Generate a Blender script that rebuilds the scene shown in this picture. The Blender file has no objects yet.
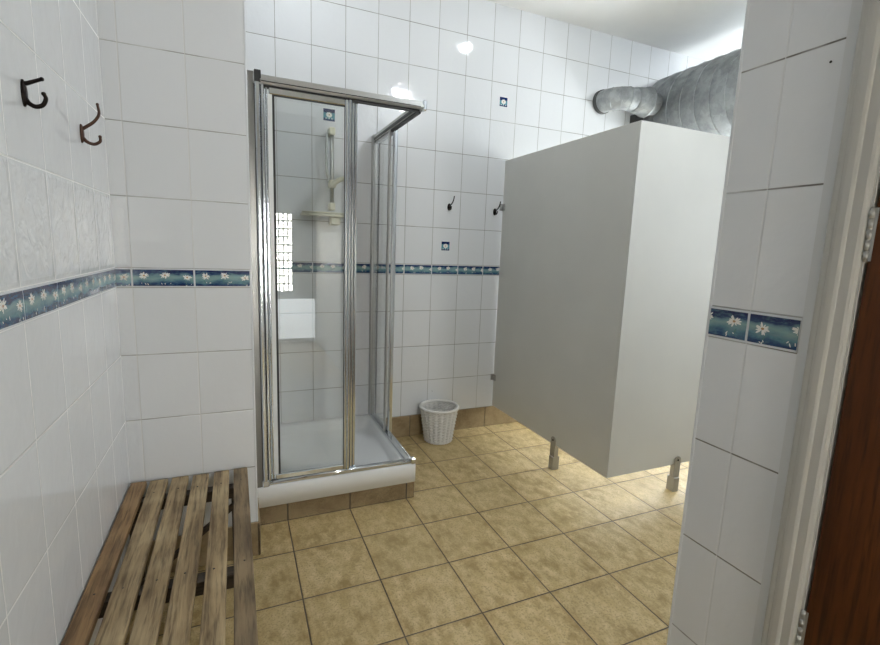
import bpy, bmesh, math, random
from mathutils import Vector, Matrix
random.seed(7)
PI = math.pi
scene = bpy.context.scene
col = scene.collection

# ------------------------------------------------------------------ camera
CAM = Vector((0.39313, -0.17503, 1.32688))
YAW, PITCH, ROLL, FPX = math.radians(23.582), math.radians(-8.849), math.radians(2.0913), 470.24
cam_d = bpy.data.cameras.new('camera'); cam = bpy.data.objects.new('camera', cam_d); col.objects.link(cam)
fw = Vector((math.sin(YAW)*math.cos(PITCH), math.cos(YAW)*math.cos(PITCH), math.sin(PITCH)))
rt = Vector((math.cos(YAW), -math.sin(YAW), 0)); up = rt.cross(fw)
rt2 = math.cos(ROLL)*rt + math.sin(ROLL)*up
up2 = -math.sin(ROLL)*rt + math.cos(ROLL)*up
M = Matrix((rt2, up2, -fw)).transposed().to_4x4(); M.translation = CAM
cam.matrix_world = M
cam_d.sensor_fit = 'HORIZONTAL'; cam_d.sensor_width = 36.0; cam_d.lens = FPX/880*36.0
cam_d.clip_start = 0.02
scene.camera = cam

# ------------------------------------------------------------------ world, exposure, light levels
W = bpy.data.worlds.new('sky'); scene.world = W; W.use_nodes = True
bg = W.node_tree.nodes['Background']; bg.inputs[0].default_value = (0.80, 0.90, 1.0, 1); bg.inputs[1].default_value = 2.0
scene.view_settings.view_transform = 'Standard'; scene.view_settings.look = 'None'
scene.view_settings.gamma = 1; scene.view_settings.use_curve_mapping = False
scene.view_settings.exposure = 0.17
WINDOW_E = 15.0          # frosted daylight window of the cubicle
WINDOW3_E = 4.6
LAMP_SHOWER_E, LAMP_SIDE_E, LAMP_FRONT_E, LAMP_CUB_E = 18.0, 30.0, 400.0, 40.0     # ceiling lamps
REAR_WIN_E = 48.0
REAR_PANEL_E = 2.0

# ------------------------------------------------------------------ key measures
ZB0, ZB1 = 0.1512+1.0, 0.1512+1.0+0.0703      # border band
ZC = 2.957                                    # ceiling
YW, XW = 1.8186, 0.4490                       # divider wall front / right end
YB = 2.8414                                   # back wall
XP, YP = 1.3945, 0.568                        # right (near) wall face, its far edge
XR = 4.4                                      # far right wall
YR = -2.3                                     # rear wall
YS = 2.035                                    # shower front plane

# ------------------------------------------------------------------ node helpers
def new_mat(name):
    m = bpy.data.materials.new(name); m.use_nodes = True
    nt = m.node_tree
    return m, nt, nt.nodes['Principled BSDF']
def mth(nt, op, a, b=None, c=None, clamp=False):
    n = nt.nodes.new('ShaderNodeMath'); n.operation = op; n.use_clamp = clamp
    for i, v in enumerate((a, b, c)):
        if v is None: continue
        if isinstance(v, (int, float)): n.inputs[i].default_value = v
        else: nt.links.new(v, n.inputs[i])
    return n.outputs[0]
def mixc(nt, f, a, b):
    n = nt.nodes.new('ShaderNodeMix'); n.data_type = 'RGBA'
    if isinstance(f, (int, float)): n.inputs[0].default_value = f
    else: nt.links.new(f, n.inputs[0])
    for i, v in ((6, a), (7, b)):
        if isinstance(v, tuple): n.inputs[i].default_value = (*v[:3], 1)
        else: nt.links.new(v, n.inputs[i])
    return n.outputs[2]
def maprange(nt, v, a, b, c=0.0, d=1.0, smooth=False):
    n = nt.nodes.new('ShaderNodeMapRange'); n.clamp = True
    if smooth: n.interpolation_type = 'SMOOTHSTEP'
    nt.links.new(v, n.inputs[0])
    for i, x in enumerate((a, b, c, d)): n.inputs[i+1].default_value = x
    return n.outputs[0]
def position(nt):
    g = nt.nodes.new('ShaderNodeNewGeometry'); s = nt.nodes.new('ShaderNodeSeparateXYZ')
    nt.links.new(g.outputs['Position'], s.inputs[0]); return g.outputs['Position'], s.outputs
def objco(nt):
    g = nt.nodes.new('ShaderNodeTexCoord'); s = nt.nodes.new('ShaderNodeSeparateXYZ')
    nt.links.new(g.outputs['Object'], s.inputs[0]); return g.outputs['Object'], s.outputs
def noise(nt, vec, scale, detail=3, rough=0.5, sc3=None, dist=0.0):
    if sc3:
        mp = nt.nodes.new('ShaderNodeMapping'); mp.inputs['Scale'].default_value = sc3
        nt.links.new(vec, mp.inputs['Vector']); vec = mp.outputs[0]
    n = nt.nodes.new('ShaderNodeTexNoise'); nt.links.new(vec, n.inputs['Vector'])
    n.inputs['Scale'].default_value = scale; n.inputs['Detail'].default_value = detail
    n.inputs['Roughness'].default_value = rough; n.inputs['Distortion'].default_value = dist
    return n.outputs['Fac']
def bump(nt, h, bsdf, dist=1.0, strength=1.0):
    b = nt.nodes.new('ShaderNodeBump'); b.inputs['Distance'].default_value = dist; b.inputs['Strength'].default_value = strength
    nt.links.new(h, b.inputs['Height']); nt.links.new(b.outputs[0], bsdf.inputs['Normal'])
def simple(name, rgb, rough=0.5, metal=0.0, spec=0.5):
    m, nt, b = new_mat(name)
    b.inputs['Base Color'].default_value = (*rgb, 1); b.inputs['Roughness'].default_value = rough
    b.inputs['Metallic'].default_value = metal; b.inputs['Specular IOR Level'].default_value = spec
    return m
def emissive(name, rgb, e):
    m, nt, b = new_mat(name)
    b.inputs['Base Color'].default_value = (*rgb, 1)
    b.inputs['Emission Color'].default_value = (*rgb, 1); b.inputs['Emission Strength'].default_value = e
    return m

def wall_tile_mat(name, axis, off, emboss=None, grout=(0.50, 0.50, 0.49), grout_dark=(0.13, 0.12, 0.10), dark=0.5, dark_v=0.15, base=(0.775, 0.79, 0.81), gw=0.0013, ripple=0.0016, rough=0.05, peel_amp=0.0003):
    """200 x 250 mm glazed wall tile; axis = world axis that runs along the wall, off = one vertical joint."""
    m, nt, b = new_mat(name)
    P, s = position(nt)
    U = mth(nt, 'DIVIDE', mth(nt, 'SUBTRACT', s[axis], off), 0.2)
    up_ = mth(nt, 'GREATER_THAN', s[2], (ZB0+ZB1)/2)
    V = mth(nt, 'DIVIDE', mth(nt, 'SUBTRACT', mth(nt, 'SUBTRACT', s[2], 0.1512), mth(nt, 'MULTIPLY', up_, ZB1-ZB0)), 0.25)
    du = mth(nt, 'MULTIPLY', mth(nt, 'SUBTRACT', 0.5, mth(nt, 'ABSOLUTE', mth(nt, 'SUBTRACT', mth(nt, 'FRACT', U), 0.5))), 0.2)
    dv = mth(nt, 'MULTIPLY', mth(nt, 'SUBTRACT', 0.5, mth(nt, 'ABSOLUTE', mth(nt, 'SUBTRACT', mth(nt, 'FRACT', V), 0.5))), 0.25)
    d = mth(nt, 'MINIMUM', du, dv)
    g = maprange(nt, d, gw, gw+0.0007, 1, 0)
    # grout: mostly pale, grimy in the horizontal beds
    gn = noise(nt, P, 6, 3)
    bed = mth(nt, 'LESS_THAN', dv, du)
    gd = mth(nt, 'MULTIPLY', maprange(nt, gn, 0.34, 0.56, 0.35, 1.0), mth(nt, 'ADD', mth(nt, 'MULTIPLY', bed, dark-dark_v), dark_v), clamp=True)
    gc = mixc(nt, gd, grout, grout_dark)
    # per tile tone
    cb = nt.nodes.new('ShaderNodeCombineXYZ')
    nt.links.new(mth(nt, 'FLOOR', U), cb.inputs[0]); nt.links.new(mth(nt, 'FLOOR', V), cb.inputs[1])
    wn = nt.nodes.new('ShaderNodeTexWhiteNoise'); nt.links.new(cb.outputs[0], wn.inputs['Vector'])
    tone = maprange(nt, wn.outputs['Value'], 0, 1, 0.0, 1.0)
    tc = mixc(nt, tone, base, tuple(c*0.965 for c in base))
    nt.links.new(mixc(nt, g, tc, gc), b.inputs['Base Color'])
    nt.links.new(maprange(nt, g, 0, 1, rough, 0.8), b.inputs['Roughness'])
    b.inputs['Specular IOR Level'].default_value = 0.75
    # relief: pillow edge, soft ripples of the glaze, stronger embossing where the tile is a relief one
    edge = mth(nt, 'MULTIPLY', maprange(nt, d, 0.0008, 0.0034, smooth=True), 0.0007)
    rip = mth(nt, 'MULTIPLY', noise(nt, P, 17, 2, 0.5, sc3=(1, 1, 0.75), dist=0.6), ripple)
    peel = mth(nt, 'MULTIPLY', noise(nt, P, 75, 1, 0.5), peel_amp)
    h = mth(nt, 'ADD', mth(nt, 'ADD', edge, rip), peel)
    if emboss:
        for (u0, u1, v0, v1, amp) in emboss:
            k = mth(nt, 'MULTIPLY', mth(nt, 'MULTIPLY', mth(nt, 'GREATER_THAN', s[axis], u0), mth(nt, 'LESS_THAN', s[axis], u1)),
                    mth(nt, 'MULTIPLY', mth(nt, 'GREATER_THAN', s[2], v0), mth(nt, 'LESS_THAN', s[2], v1)))
            k = mth(nt, 'MULTIPLY', k, maprange(nt, d, 0.004, 0.012))
            e = mth(nt, 'MULTIPLY', noise(nt, P, 42, 2, 0.45, sc3=(0.6, 0.6, 0.5), dist=0.8), amp)
            h = mth(nt, 'ADD', h, mth(nt, 'MULTIPLY', k, e))
    bump(nt, h, b)
    return m

def floor_mat():
    m, nt, b = new_mat('beige stone floor tiles')
    P, s = position(nt)
    T = 0.303
    U = mth(nt, 'DIVIDE', mth(nt, 'SUBTRACT', s[0], 0.5911-T*10), T); V = mth(nt, 'DIVIDE', mth(nt, 'SUBTRACT', s[1], 1.7819-T*20), T)
    def dd(x): return mth(nt, 'MULTIPLY', mth(nt, 'SUBTRACT', 0.5, mth(nt, 'ABSOLUTE', mth(nt, 'SUBTRACT', mth(nt, 'FRACT', x), 0.5))), T)
    wob = mth(nt, 'MULTIPLY', mth(nt, 'SUBTRACT', noise(nt, P, 60, 2), 0.5), 0.0012)
    d = mth(nt, 'ADD', mth(nt, 'MINIMUM', dd(U), dd(V)), wob)
    g = maprange(nt, d, 0.0020, 0.0030, 1, 0)
    cb = nt.nodes.new('ShaderNodeCombineXYZ')
    nt.links.new(mth(nt, 'FLOOR', U), cb.inputs[0]); nt.links.new(mth(nt, 'FLOOR', V), cb.inputs[1])
    wn = nt.nodes.new('ShaderNodeTexWhiteNoise'); nt.links.new(cb.outputs[0], wn.inputs['Vector'])
    va = nt.nodes.new('ShaderNodeVectorMath'); va.operation = 'ADD'
    sc = nt.nodes.new('ShaderNodeVectorMath'); sc.operation = 'SCALE'; sc.inputs['Scale'].default_value = 7.0
    nt.links.new(wn.outputs['Color'], sc.inputs[0]); nt.links.new(P, va.inputs[0]); nt.links.new(sc.outputs[0], va.inputs[1])
    Q = va.outputs[0]
    n1 = noise(nt, Q, 7, 6, 0.62, dist=0.4); n2 = noise(nt, Q, 26, 5, 0.65, sc3=(1.0, 0.55, 1)); n3 = noise(nt, Q, 130, 2, 0.6)
    c = mixc(nt, maprange(nt, n1, 0.38, 0.62), (0.35, 0.24, 0.090), (0.57, 0.425, 0.205))
    c = mixc(nt, maprange(nt, n2, 0.40, 0.70), c, (0.71, 0.56, 0.31))
    c = mixc(nt, mth(nt, 'MULTIPLY', maprange(nt, n3, 0.50, 0.68), 0.6), c, (0.27, 0.19, 0.075))
    c = mixc(nt, mth(nt, 'MULTIPLY', wn.outputs['Value'], 0.22), c, (0.42, 0.33, 0.155))
    # warmer wear towards the tile edges
    c = mixc(nt, mth(nt, 'MULTIPLY', maprange(nt, d, 0.004, 0.03, 1, 0), 0.25), c, (0.42, 0.27, 0.10))
    gn = noise(nt, P, 5, 3)
    gc = mixc(nt, maprange(nt, gn, 0.4, 0.65), (0.075, 0.055, 0.035), (0.15, 0.12, 0.08))
    nt.links.new(mixc(nt, g, c, gc), b.inputs['Base Color'])
    nt.links.new(maprange(nt, n2, 0.3, 0.7, 0.36, 0.52), b.inputs['Roughness'])
    h = mth(nt, 'ADD', mth(nt, 'MULTIPLY', maprange(nt, d, 0.0015, 0.006, smooth=True), 0.002), mth(nt, 'MULTIPLY', n2, 0.0022))
    bump(nt, h, b)
    return m

def brown_tile_mat():
    m, nt, b = new_mat('brown ceramic skirting tile')
    P, s = position(nt)
    n1 = noise(nt, P, 9, 5, 0.6); n2 = noise(nt, P, 60, 3, 0.6)
    c = mixc(nt, maprange(nt, n1, 0.35, 0.65), (0.25, 0.175, 0.090), (0.37, 0.28, 0.160))
    c = mixc(nt, mth(nt, 'MULTIPLY', maprange(nt, n2, 0.5, 0.75), 0.4), c, (0.45, 0.35, 0.21))
    nt.links.new(c, b.inputs['Base Color']); b.inputs['Roughness'].default_value = 0.42
    bump(nt, mth(nt, 'MULTIPLY', n1, 0.003), b)
    return m

def wood_mat(name, c0, c1, c2, axis=1, rough=0.55, scale=1.0, hgt=0.0012):
    m, nt, b = new_mat(name)
    P, s = objco(nt)
    sc = [34*scale, 34*scale, 34*scale]; sc[axis] = 2.2*scale
    g = noise(nt, P, 1.0, 6, 0.65, sc3=tuple(sc), dist=0.5)
    f = noise(nt, P, 1.0, 3, 0.6, sc3=tuple(x*4 for x in sc))
    big = noise(nt, P, 5*scale, 3, 0.5)
    c = mixc(nt, maprange(nt, g, 0.36, 0.62), c0, c1)
    c = mixc(nt, mth(nt, 'MULTIPLY', maprange(nt, big, 0.45, 0.68), 0.75), c, c2)
    c = mixc(nt, mth(nt, 'MULTIPLY', maprange(nt, f, 0.50, 0.70), 0.7), c, tuple(x*0.4 for x in c0))
    nt.links.new(c, b.inputs['Base Color']); b.inputs['Roughness'].default_value = rough
    bump(nt, mth(nt, 'MULTIPLY', mth(nt, 'ADD', g, mth(nt, 'MULTIPLY', f, 0.3)), hgt), b)
    return m

def paint_mat(name, rgb, rough=0.6, amp=0.0006, sc=25):
    m, nt, b = new_mat(name)
    P, s = position(nt)
    n = noise(nt, P, sc, 3); n1 = noise(nt, P, 1.7, 4)
    c = mixc(nt, maprange(nt, n1, 0.35, 0.65), rgb, tuple(x*0.93 for x in rgb))
    nt.links.new(c, b.inputs['Base Color']); b.inputs['Roughness'].default_value = rough
    bump(nt, mth(nt, 'MULTIPLY', n, amp), b)
    return m

def metal_mat(name, rgb, r0=0.12, r1=0.28, sc3=(30, 30, 4)):
    m, nt, b = new_mat(name)
    P, s = position(nt)
    n = noise(nt, P, 1.0, 4, 0.6, sc3=sc3)
    b.inputs['Base Color'].default_value = (*rgb, 1); b.inputs['Metallic'].default_value = 1
    nt.links.new(maprange(nt, n, 0.3, 0.7, r0, r1), b.inputs['Roughness'])
    return m

def galvanised_mat():
    m, nt, b = new_mat('galvanised steel')
    P, s = objco(nt)
    v = nt.nodes.new('ShaderNodeTexVoronoi'); v.inputs['Scale'].default_value = 28; nt.links.new(P, v.inputs['Vector'])
    n = noise(nt, P, 9, 5, 0.65)
    sp = nt.nodes.new('ShaderNodeSeparateXYZ'); nt.links.new(v.outputs['Color'], sp.inputs[0])
    c = mixc(nt, mth(nt, 'MULTIPLY', sp.outputs[0], 0.6), (0.33, 0.345, 0.35), (0.50, 0.52, 0.53))
    c = mixc(nt, maprange(nt, n, 0.45, 0.7), c, (0.24, 0.255, 0.26))
    nt.links.new(c, b.inputs['Base Color']); b.inputs['Metallic'].default_value = 0.55
    nt.links.new(maprange(nt, n, 0.3, 0.7, 0.45, 0.7), b.inputs['Roughness'])
    bump(nt, mth(nt, 'MULTIPLY', n, 0.002), b)
    return m

def glass_mat():
    m, nt, b = new_mat('clear safety glass')
    b.inputs['Base Color'].default_value = (0.975, 0.99, 0.985, 1)
    b.inputs['Transmission Weight'].default_value = 1.0; b.inputs['Roughness'].default_value = 0.0
    b.inputs['IOR'].default_value = 1.5
    return m

def border_mat():
    m, nt, b = new_mat('blue and teal painted border')
    P, s = position(nt)
    t = mth(nt, 'DIVIDE', mth(nt, 'SUBTRACT', s[2], ZB0), ZB1-ZB0)
    w = noise(nt, P, 22, 3, 0.5, sc3=(1, 1, 2.2)); w2 = noise(nt, P, 55, 4, 0.6, sc3=(1, 1, 3.5))
    q = mth(nt, 'ADD', t, mth(nt, 'MULTIPLY', mth(nt, 'SUBTRACT', w, 0.5), 0.55))
    r = nt.nodes.new('ShaderNodeValToRGB'); nt.links.new(q, r.inputs[0])
    cr = r.color_ramp; pts = [(0.06, (0.008, 0.020, 0.085)), (0.19, (0.012, 0.05, 0.15)), (0.32, (0.09, 0.20, 0.25)), (0.50, (0.24, 0.37, 0.37)),
                              (0.64, (0.16, 0.28, 0.31)), (0.74, (0.014, 0.040, 0.13)), (0.92, (0.005, 0.010, 0.075))]
    cr.elements[0].position, cr.elements[0].color = pts[0][0], (*pts[0][1], 1)
    cr.elements[1].position, cr.elements[1].color = pts[-1][0], (*pts[-1][1], 1)
    for p, c in pts[1:-1]:
        e = cr.elements.new(p); e.color = (*c, 1)
    c = mixc(nt, mth(nt, 'MULTIPLY', maprange(nt, w2, 0.5, 0.72), 0.5), r.outputs[0], (0.16, 0.36, 0.40))
    nt.links.new(c, b.inputs['Base Color']); b.inputs['Roughness'].default_value = 0.14
    return m

MT = {}
MT['border'] = border_mat()
MT['petal'] = simple('white petals', (0.80, 0.80, 0.76), 0.3)
MT['pistil'] = simple('ochre flower centre', (0.42, 0.24, 0.10), 0.4)
MT['stem'] = simple('green stem', (0.04, 0.16, 0.12), 0.4)
MT['rim'] = simple('white glazed rim', (0.74, 0.76, 0.78), 0.15)
MT['grout'] = paint_mat('pale grout', (0.55, 0.54, 0.52), 0.85, 0.0006, 120)
MT['dgrout'] = paint_mat('dark grout', (0.09, 0.075, 0.06), 0.9, 0.0006, 120)
MT['ceiling'] = paint_mat('white ceiling paint', (0.86, 0.86, 0.85), 0.7)
MT['cream'] = paint_mat('pale hall wall paint', (0.68, 0.665, 0.61), 0.6)
MT['gloss'] = paint_mat('off white gloss paint', (0.54, 0.525, 0.485), 0.42, 0.0008, 14)
MT['filler'] = paint_mat('pale grey wall filler', (0.66, 0.67, 0.675), 0.5, 0.0006, 10)
MT['laminate'] = paint_mat('pale grey laminate', (0.74, 0.735, 0.695), 0.42, 0.0003, 40)
MT['lam_edge'] = simple('laminate edge', (0.66, 0.66, 0.65), 0.4)
MT['chrome'] = metal_mat('polished aluminium', (0.68, 0.71, 0.74), 0.11, 0.14)
MT['satin'] = metal_mat('satin aluminium', (0.50, 0.50, 0.49), 0.28, 0.42)
MT['steel'] = metal_mat('brushed steel', (0.40, 0.395, 0.375), 0.35, 0.5, (8, 8, 60))
MT['steel'].node_tree.nodes['Principled BSDF'].inputs['Metallic'].default_value = 0.6
MT['channel'] = metal_mat('dull grey aluminium', (0.26, 0.26, 0.255), 0.3, 0.42)
MT['rubber'] = simple('black seal', (0.03, 0.03, 0.03), 0.5)
MT['seal'] = simple('white plastic seal', (0.80, 0.81, 0.80), 0.35)
MT['glass'] = glass_mat()
MT['acrylic'] = simple('white acrylic', (0.82, 0.83, 0.83), 0.12)
MT['bronze'] = metal_mat('dark antique bronze', (0.022, 0.018, 0.016), 0.25, 0.45)
MT['copper'] = metal_mat('worn copper bronze', (0.085, 0.050, 0.038), 0.28, 0.5)
MT['galv'] = galvanised_mat()
MT['darkbox'] = simple('dark grey steel', (0.10, 0.10, 0.10), 0.5, 0.6)
MT['slat'] = wood_mat('weathered bench slat', (0.13, 0.078, 0.032), (0.43, 0.31, 0.165), (0.55, 0.425, 0.25))
MT['slat_dark'] = wood_mat('dark worn bench slat', (0.075, 0.048, 0.024), (0.26, 0.18, 0.095), (0.33, 0.24, 0.14))
MT['slat_red'] = wood_mat('brown worn bench slat', (0.09, 0.045, 0.016), (0.32, 0.19, 0.085), (0.40, 0.26, 0.13))
MT['leg'] = wood_mat('dark bench frame', (0.025, 0.018, 0.012), (0.07, 0.05, 0.035), (0.10, 0.07, 0.045), axis=0)
MT['door'] = wood_mat('varnished brown door', (0.050, 0.014, 0.002), (0.120, 0.036, 0.006), (0.080, 0.024, 0.004), axis=2, rough=0.5, scale=0.7, hgt=0.0003)
MT['door'].node_tree.nodes['Principled BSDF'].inputs['Specular IOR Level'].default_value = 0.25
MT['brown_tile'] = brown_tile_mat()
MT['wicker'] = paint_mat('white painted wicker', (0.84, 0.825, 0.79), 0.55, 0.0008, 180)
MT['ivory'] = simple('yellowed ivory plastic', (0.68, 0.66, 0.52), 0.35)
MT['hose'] = metal_mat('grey hose', (0.42, 0.43, 0.42), 0.25, 0.4, (20, 20, 400))
MT['black'] = simple('black screw', (0.02, 0.02, 0.02), 0.6)
MT['paving'] = paint_mat('pale outdoor paving', (0.75, 0.76, 0.76), 0.8, 0.01, 30)
MT['frost'] = emissive('frosted daylight pane', (0.93, 0.98, 1.0), WINDOW_E)
MT['rearglow'] = emissive('added glowing rear panel', (0.93, 0.97, 1.0), REAR_PANEL_E)
MT['frost2'] = emissive('frosted daylight pane right', (0.93, 0.98, 1.0), WINDOW3_E)
MT['rearpane'] = emissive('bright rear pane', (1.0, 0.98, 0.92), REAR_WIN_E)
for k_, e_ in (('shower', LAMP_SHOWER_E), ('side', LAMP_SIDE_E), ('front', LAMP_FRONT_E), ('cub', LAMP_CUB_E)): MT['lamp_'+k_] = emissive('lit lamp diffuser '+k_, (0.91, 0.97, 1.0), e_)

# ------------------------------------------------------------------ mesh helpers
def add_box(bm, x0, x1, y0, y1, z0, z1, bev=0.0, mi=0, rot=None, seg=1):
    r = bmesh.ops.create_cube(bm, size=1)
    vs = r['verts']
    cx, cy, cz = (x0+x1)/2, (y0+y1)/2, (z0+z1)/2
    for v in vs: v.co = Vector(((v.co.x)*(x1-x0), (v.co.y)*(y1-y0), (v.co.z)*(z1-z0)))
    fs = set(f for v in vs for f in v.link_faces)
    if bev > 0:
        es = list(set(e for v in vs for e in v.link_edges))
        rr = bmesh.ops.bevel(bm, geom=es, offset=bev, segments=seg, affect='EDGES', profile=0.5)
        fs = set(rr['faces']) | set(f for f in fs if f.is_valid)
        vs = list(set(v for f in fs for v in f.verts))
    for v in vs:
        if rot: v.co = rot @ v.co
        v.co += Vector((cx, cy, cz))
    for f in fs: f.material_index = mi
    return fs
def add_tube(bm, pts, r, n=10, mi=0, caps=True, closed=False):
    pts = [Vector(p) for p in pts]; N = len(pts)
    rad = r if isinstance(r, (list, tuple)) else [r]*N
    rings = []; prev = None
    for i, p in enumerate(pts):
        if closed: t = (pts[(i+1) % N]-pts[i-1]).normalized()
        elif i == 0: t = (pts[1]-pts[0]).normalized()
        elif i == N-1: t = (pts[-1]-pts[-2]).normalized()
        else: t = (pts[i+1]-pts[i-1]).normalized()
        if prev is None:
            a = Vector((0, 0, 1)) if abs(t.z) < 0.9 else Vector((1, 0, 0))
            u = t.cross(a).normalized()
        else: u = (prev - t*prev.dot(t)).normalized()
        prev = u; w = t.cross(u)
        rings.append([bm.verts.new(p + (u*math.cos(2*PI*k/n) + w*math.sin(2*PI*k/n))*rad[i]) for k in range(n)])
    fs = []
    for i in range(N if closed else N-1):
        A, B = rings[i], rings[(i+1) % N]
        for k in range(n): fs.append(bm.faces.new((A[k], A[(k+1) % n], B[(k+1) % n], B[k])))
    if caps and not closed:
        fs.append(bm.faces.new(list(reversed(rings[0])))); fs.append(bm.faces.new(rings[-1]))
    for f in fs: f.material_index = mi; f.smooth = True
    return fs
def add_lathe(bm, prof, n=32, c=(0, 0, 0), mi=0, axis='z', closed=False):
    rings = []
    for (r, h) in prof:
        ring = []
        for k in range(n):
            a = 2*PI*k/n; x, y, z = r*math.cos(a), r*math.sin(a), h
            if axis == 'y': x, y, z = x, -z, y
            if axis == 'x': x, y, z = z, x, y
            ring.append(bm.verts.new((c[0]+x, c[1]+y, c[2]+z)))
        rings.append(ring)
    m = len(rings)
    for i in range(m if closed else m-1):
        A, B = rings[i], rings[(i+1) % m]
        for k in range(n):
            f = bm.faces.new((A[k], A[(k+1) % n], B[(k+1) % n], B[k])); f.material_index = mi; f.smooth = True
    if not closed:
        for ring, rv in ((rings[0], True), (rings[-1], False)):
            f = bm.faces.new(list(reversed(ring)) if rv else ring); f.material_index = mi
def add_prism(bm, poly, to3, depthv, mi=0):
    """poly: 2D outline; to3 maps (a,b)->Vector; depthv: extrusion Vector"""
    A = [bm.verts.new(to3(*p)) for p in poly]; B = [bm.verts.new(to3(*p)+depthv) for p in poly]
    fs = [bm.faces.new(A), bm.faces.new(list(reversed(B)))]
    n = len(poly)
    for k in range(n): fs.append(bm.faces.new((A[k], B[k], B[(k+1) % n], A[(k+1) % n])))
    for f in fs: f.material_index = mi
    return fs
def bez(p, n=16):
    """Catmull-Rom through points"""
    p = [Vector(x) for x in p]; q = [p[0]*2-p[1]]+p+[p[-1]*2-p[-2]]; out = []
    for i in range(1, len(q)-2):
        for k in range(n):
            t = k/n
            out.append(0.5*((2*q[i])+(-q[i-1]+q[i+1])*t+(2*q[i-1]-5*q[i]+4*q[i+1]-q[i+2])*t*t+(-q[i-1]+3*q[i]-3*q[i+1]+q[i+2])*t**3))
    out.append(p[-1]); return out
def obj(name, bm, mats, parent=None, loc=(0, 0, 0), rotz=0.0, label=None):
    bmesh.ops.recalc_face_normals(bm, faces=bm.faces[:])
    me = bpy.data.meshes.new(name); bm.to_mesh(me); bm.free()
    for m in (mats if isinstance(mats, (list, tuple)) else [mats]): me.materials.append(MT[m] if isinstance(m, str) else m)
    o = bpy.data.objects.new(name, me); col.objects.link(o); o.location = loc; o.rotation_euler = (0, 0, rotz)
    if parent: o.parent = parent
    if label: o['label'] = label
    return o
def box_obj(name, mats, dims, parent=None, bev=0.0, label=None):
    bm = bmesh.new(); add_box(bm, *dims, bev=bev); return obj(name, bm, mats, parent, label=label)
def thing(name, label, cat, loc=(0, 0, 0), rotz=0.0, group=None):
    o = bpy.data.objects.new(name, None); col.objects.link(o); o.location = loc; o.rotation_euler = (0, 0, rotz)
    o['label'] = label; o['category'] = cat
    if group: o['group'] = group
    return o
def struct(o, label=None, cat=None):
    o['kind'] = 'structure'
    if label: o['label'] = label
    if cat: o['category'] = cat
    return o
def sbox(name, mats, dims, label=None, bev=0.0, cat=None):
    return struct(box_obj(name, mats, dims, bev=bev), label, cat)

# ------------------------------------------------------------------ room shell
MT['floor'] = floor_mat()
t_left = wall_tile_mat('tiles left wall', 1, 1.6095-0.2*30, emboss=[(-2, 1.83, ZB1+0.004, ZB1+0.246, 0.0040)], grout=(0.86, 0.86, 0.85), dark=0.10, dark_v=0.10, gw=0.0018, ripple=0.0010, rough=0.03, peel_amp=0.0001)
t_div = wall_tile_mat('tiles divider wall', 0, 0.0491-2.0, emboss=[(0.0, 0.049, 0.16, 1.48, 0.0010)], grout=(0.72, 0.72, 0.71), dark=0.65, dark_v=0.08, ripple=0.0006, rough=0.03, peel_amp=0.0001)
t_divs = wall_tile_mat('tiles shower side wall', 1, 2.0-2.0, grout=(0.6, 0.6, 0.6))
t_back = wall_tile_mat('tiles back wall', 0, 1.4311-4.0, emboss=[(1.431, 1.631, 0.40, ZB0, 0.0014), (1.431, 1.631, ZB1, 1.47, 0.0014)], grout=(0.50, 0.50, 0.48), dark=0.85, dark_v=0.62)
t_right = wall_tile_mat('tiles right wall', 1, 0.4729-4.0, grout=(0.76, 0.77, 0.78), dark=0.95, dark_v=0.1)
t_far = wall_tile_mat('tiles far right wall', 1, 0.0)

sbox('floor', 'floor', (-0.15, XR+0.15, YR-0.15, YB+0.15, -0.1, 0.0), 'beige stone tiled floor with dark joints', cat='floor')
sbox('ceiling', 'ceiling', (-0.15, XR+0.15, YR-0.15, YB+0.15, ZC, ZC+0.1), 'smooth white painted ceiling', cat='ceiling')
sbox('wall_left', t_left, (-0.12, 0.0, YR, YB+0.12, 0, ZC), 'white glazed tile wall beside the bench', cat='wall')
wall_div = sbox('wall_divider', t_div, (0.0, XW-0.006, YW, YW+0.012, 0, ZC), 'white tiled wall at the far end of the bench', cat='wall')
sbox('wall_shower_side', t_divs, (0.0, XW, YW+0.012, YB, 0, ZC), 'tiled side wall of the shower recess', cat='wall')
wall_back = sbox('wall_back', t_back, (0.0, XR+0.12, YB, YB+0.12, 0, ZC), 'white tiled back wall behind shower and basket', cat='wall')
wall_right = sbox('wall_right', t_right, (XP, XP+0.012, 0.372, YP, 0, ZC), 'dim white tiled wall end beside the brown door', cat='wall')
sbox('wall_right_core', 'gloss', (XP+0.012, XP+0.14, YR, YP, 0, ZC), 'core of the right hand wall', cat='wall')
sbox('wall_hall', 'cream', (XP-0.004, XP+0.012, YR, -0.62, 0, ZC), 'cream painted hall wall', cat='wall')
sbox('wall_over_door', 'cream', (XP-0.004, XP+0.012, -0.62, 0.30, 2.12, ZC), 'cream painted wall above the door', cat='wall')
sbox('wall_front', t_far, (XP+0.14, XR, YP-0.12, YP, 0, ZC), 'tiled wall in front of the cubicle', cat='wall')
bm = bmesh.new()
WY0, WY1, WZ0, WZ1 = 1.72, 2.72, 0.62, 1.80
for d in ((XR, XR+0.12, YP-0.12, WY0, 0, ZC), (XR, XR+0.12, WY1, YB, 0, ZC), (XR, XR+0.12, WY0, WY1, 0, WZ0), (XR, XR+0.12, WY0, WY1, WZ1, ZC)): add_box(bm, *d)
struct(obj('wall_far_right', bm, t_far), 'tiled outer wall with the cubicle window', 'wall')
sbox('wall_rear', 'cream', (0, XP-0.004, YR-0.12, YR, 0, ZC), 'pale rear wall of the hall behind the camera', cat='wall')

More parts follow.
